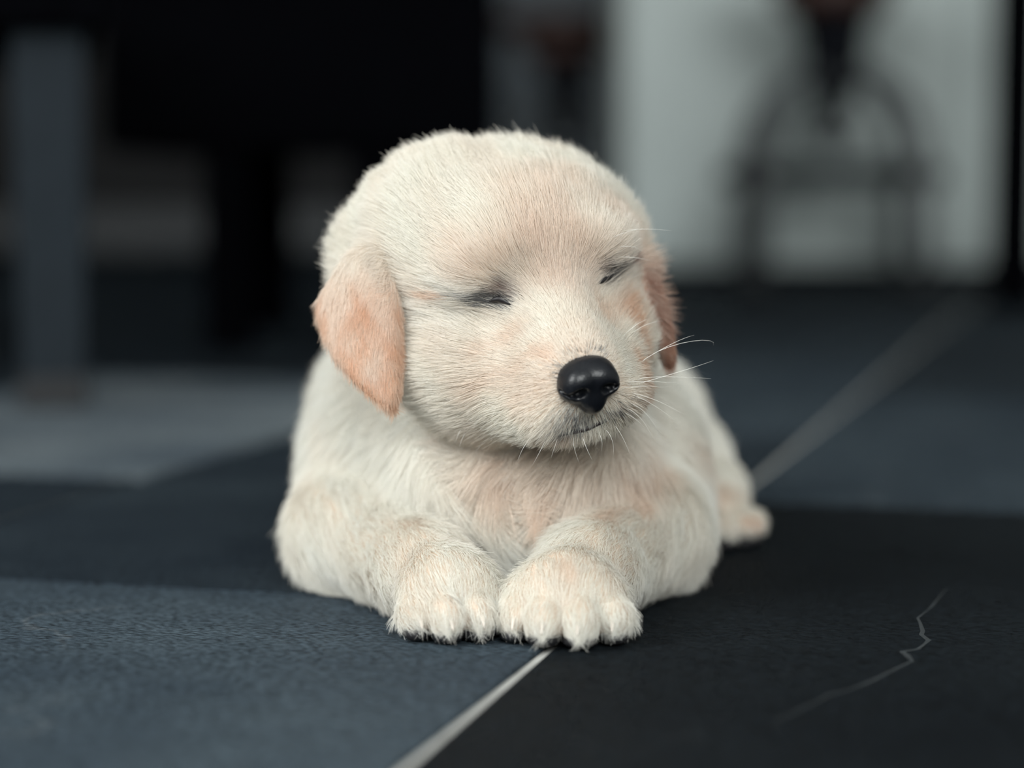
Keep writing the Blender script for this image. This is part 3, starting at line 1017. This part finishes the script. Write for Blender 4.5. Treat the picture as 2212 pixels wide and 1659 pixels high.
def nprim(f, k, sub=False): NPR.append(dict(f=f, lo=np.array([-.02] * 3), hi=np.array([.02] * 3), k=k, sub=sub))


def ne(c, r, k=.003, sub=False, rz=0.0, ry=0.0):
    c = np.array(c); r = np.array(r)
    R = np.array(Matrix.Rotation(rz, 3, 'Z') @ Matrix.Rotation(ry, 3, 'Y'))
    nprim(lambda p: d_ell(p, c, r, R), k, sub)


ne((0, -.002, 0), (.0104, .0085, .0086))
ne((0, -.001, .0032), (.0098, .0078, .0056))
ne((0, .0022, -.0062), (.0046, .0042, .0052), .004)
for sx in (-1, 1):
    ne((sx * .0072, .0005, -.0010), (.0042, .0058, .0046), .002)
    ne((sx * .0048, .0042, .0020), (.0042, .0034, .0040), .003)
for sx in (-1, 1):
    ne((sx * .0056, .0078, -.0018), (.0030, .0048, .0021), .0014, True, ry=sx * .35)
    a, b = np.array([sx * .0070, .0070, -.0024]), np.array([sx * .0112, .0012, -.0004])
    nprim(lambda p, a=a, b=b: d_cone(p, a, b, .0010, .0006), .0008, True)
a, b = np.array([0, .0085, .0045]), np.array([0, .0068, -.0130])
nprim(lambda p, a=a, b=b: d_cone(p, a, b, .0004, .0005), .0010, True)
nlo, nhi = np.array([-.014, -.014, -.015]), np.array([.014, .012, .013])
ND, nax = sample_field(NPR, nlo, nhi, .0004)
nv, nf = surface_nets(ND, nlo, .0004)
nv = NOSE_P + nv @ RH.T - PO
link('nose', mesh_from('nose', nv, nf[:, ::-1]), M_nose, puppy)['label'] = 'black leathery nose'


def surf_path(px, lift=.0003):
    out = []
    for x, y in px:
        p, n = hit(x, y); out.append(p + n * lift - PO)
    return out


def strip(name, px, rad, m, lift=.0003, label=None):
    bm = bmesh.new()
    pts = np.array(surf_path(px, lift))
    t = np.linspace(0, len(pts) - 1, 14)
    P2 = np.stack([np.interp(t, np.arange(len(pts)), pts[:, i]) for i in range(3)], 1)
    rr = [max(rad * math.sin(math.pi * (.06 + .88 * k / 13)) ** .8, .00012) for k in range(14)]
    add_tube(bm, P2, rr, 8)
    o = link(name, bm_mesh(name, bm), m, puppy)
    if label: o['label'] = label
    return o


strip('closed_eye', [(1056, 650), (1068, 645), (1080, 643), (1093, 649), (1106, 657)], .0014, M_lid, .0008, 'dark closed eyelid slit')
strip('closed_eye', [(1288, 612), (1296, 605), (1306, 598), (1320, 590), (1332, 584)], .0013, M_lid, .0008, 'dark closed eyelid slit')
strip('mouth', [(1205, 940), (1235, 932), (1265, 925), (1288, 915), (1310, 908)], .0011, M_lip, .0003, 'dark lip line')


def claw_mesh(tc, fwd, side, r):
    bm = bmesh.new()
    pts, rad = [], []
    for t in np.linspace(0, 1, 7):
        p = tc + fwd * (r * 1.30 + .0052 * t) + np.array([0, 0, .0010 - .0036 * t * t])
        pts.append(p - PO); rad.append(.00115 * (1 - t) ** .7 + .0001)
    add_tube(bm, pts, rad, 8)
    return bm_mesh('claw', bm)


for toes in (TOES_L, TOES_R, HIND_TOES):
    for tc, fwd, side, r in toes:
        link('claw', claw_mesh(tc, fwd, side, r), M_claw, puppy)
        bm = bmesh.new()
        bmesh.ops.create_uvsphere(bm, u_segments=14, v_segments=9, radius=1.0)
        Rm = Matrix([[side[0], fwd[0], 0], [side[1], fwd[1], 0], [0, 0, 1]])
        bmesh.ops.scale(bm, verts=bm.verts, vec=(r * .80, r * .95, .0030))
        bmesh.ops.rotate(bm, verts=bm.verts, cent=(0, 0, 0), matrix=Rm)
        c = tc + fwd * r * .62; c[2] = .0032
        bmesh.ops.translate(bm, verts=bm.verts, vec=Vector(c - PO))
        link('paw_pad', bm_mesh('paw_pad', bm), M_pad, puppy)

# whiskers: root pixel on the skin, then bends at their own depth
WH = [
    [(1341, 732), (1370, 705), (1401, 688)], [(1362, 723), (1395, 702), (1431, 693)],
    [(1380, 788), (1446, 749), (1517, 735), (1541, 746)], [(1380, 784), (1451, 743), (1500, 724)],
    [(1375, 830), (1468, 803), (1541, 779)], [(1372, 822), (1424, 814), (1536, 818)], [(1350, 826), (1400, 824), (1462, 828)],
    [(1360, 848), (1420, 866), (1480, 898)], [(1362, 852), (1410, 874), (1462, 912)], [(1358, 870), (1392, 890), (1422, 931)],
    [(1345, 890), (1372, 905), (1396, 928)], [(1350, 880), (1385, 905), (1410, 948)], [(1325, 915), (1345, 945), (1362, 985)],
    [(1305, 925), (1322, 950), (1325, 985)], [(1257, 940), (1268, 970), (1281, 997)], [(1240, 942), (1240, 965), (1252, 1002)],
    [(1150, 945), (1132, 965), (1118, 997)], [(1180, 945), (1168, 972), (1150, 1005)], [(1205, 944), (1198, 966), (1190, 990)],
    [(1012, 925), (1000, 945), (991, 967)], [(1003, 918), (990, 938), (984, 960)], [(1060, 940), (1040, 960), (1025, 980)],
    [(1322, 556), (1365, 556), (1404, 563)], [(1320, 540), (1360, 532), (1390, 545)], [(1330, 503), (1385, 495), (1451, 499)], [(1306, 524), (1340, 506), (1381, 495)],
    [(1290, 930), (1300, 952), (1298, 975)], [(1340, 840), (1390, 834), (1440, 838)],
]
for pl in WH:
    root, nrm = hit(*pl[0])
    pts = [root]
    for i, q in enumerate(pl[1:]):
        pts.append(at(q[0], q[1], root[1] - .002 + .003 * i))
    pts = np.array(pts)
    t = np.linspace(0, len(pts) - 1, 10)
    deg = len(pts) - 1
    co = np.polyfit(np.arange(len(pts)), pts, deg)
    P2 = np.stack([np.polyval(co[:, i], t) for i in range(3)], 1) - PO
    bm = bmesh.new(); add_tube(bm, P2, [.00009 * (1 - .75 * k / 9) for k in range(10)], 5)
    link('whisker', bm_mesh('whisker', bm), M_whisk, puppy)
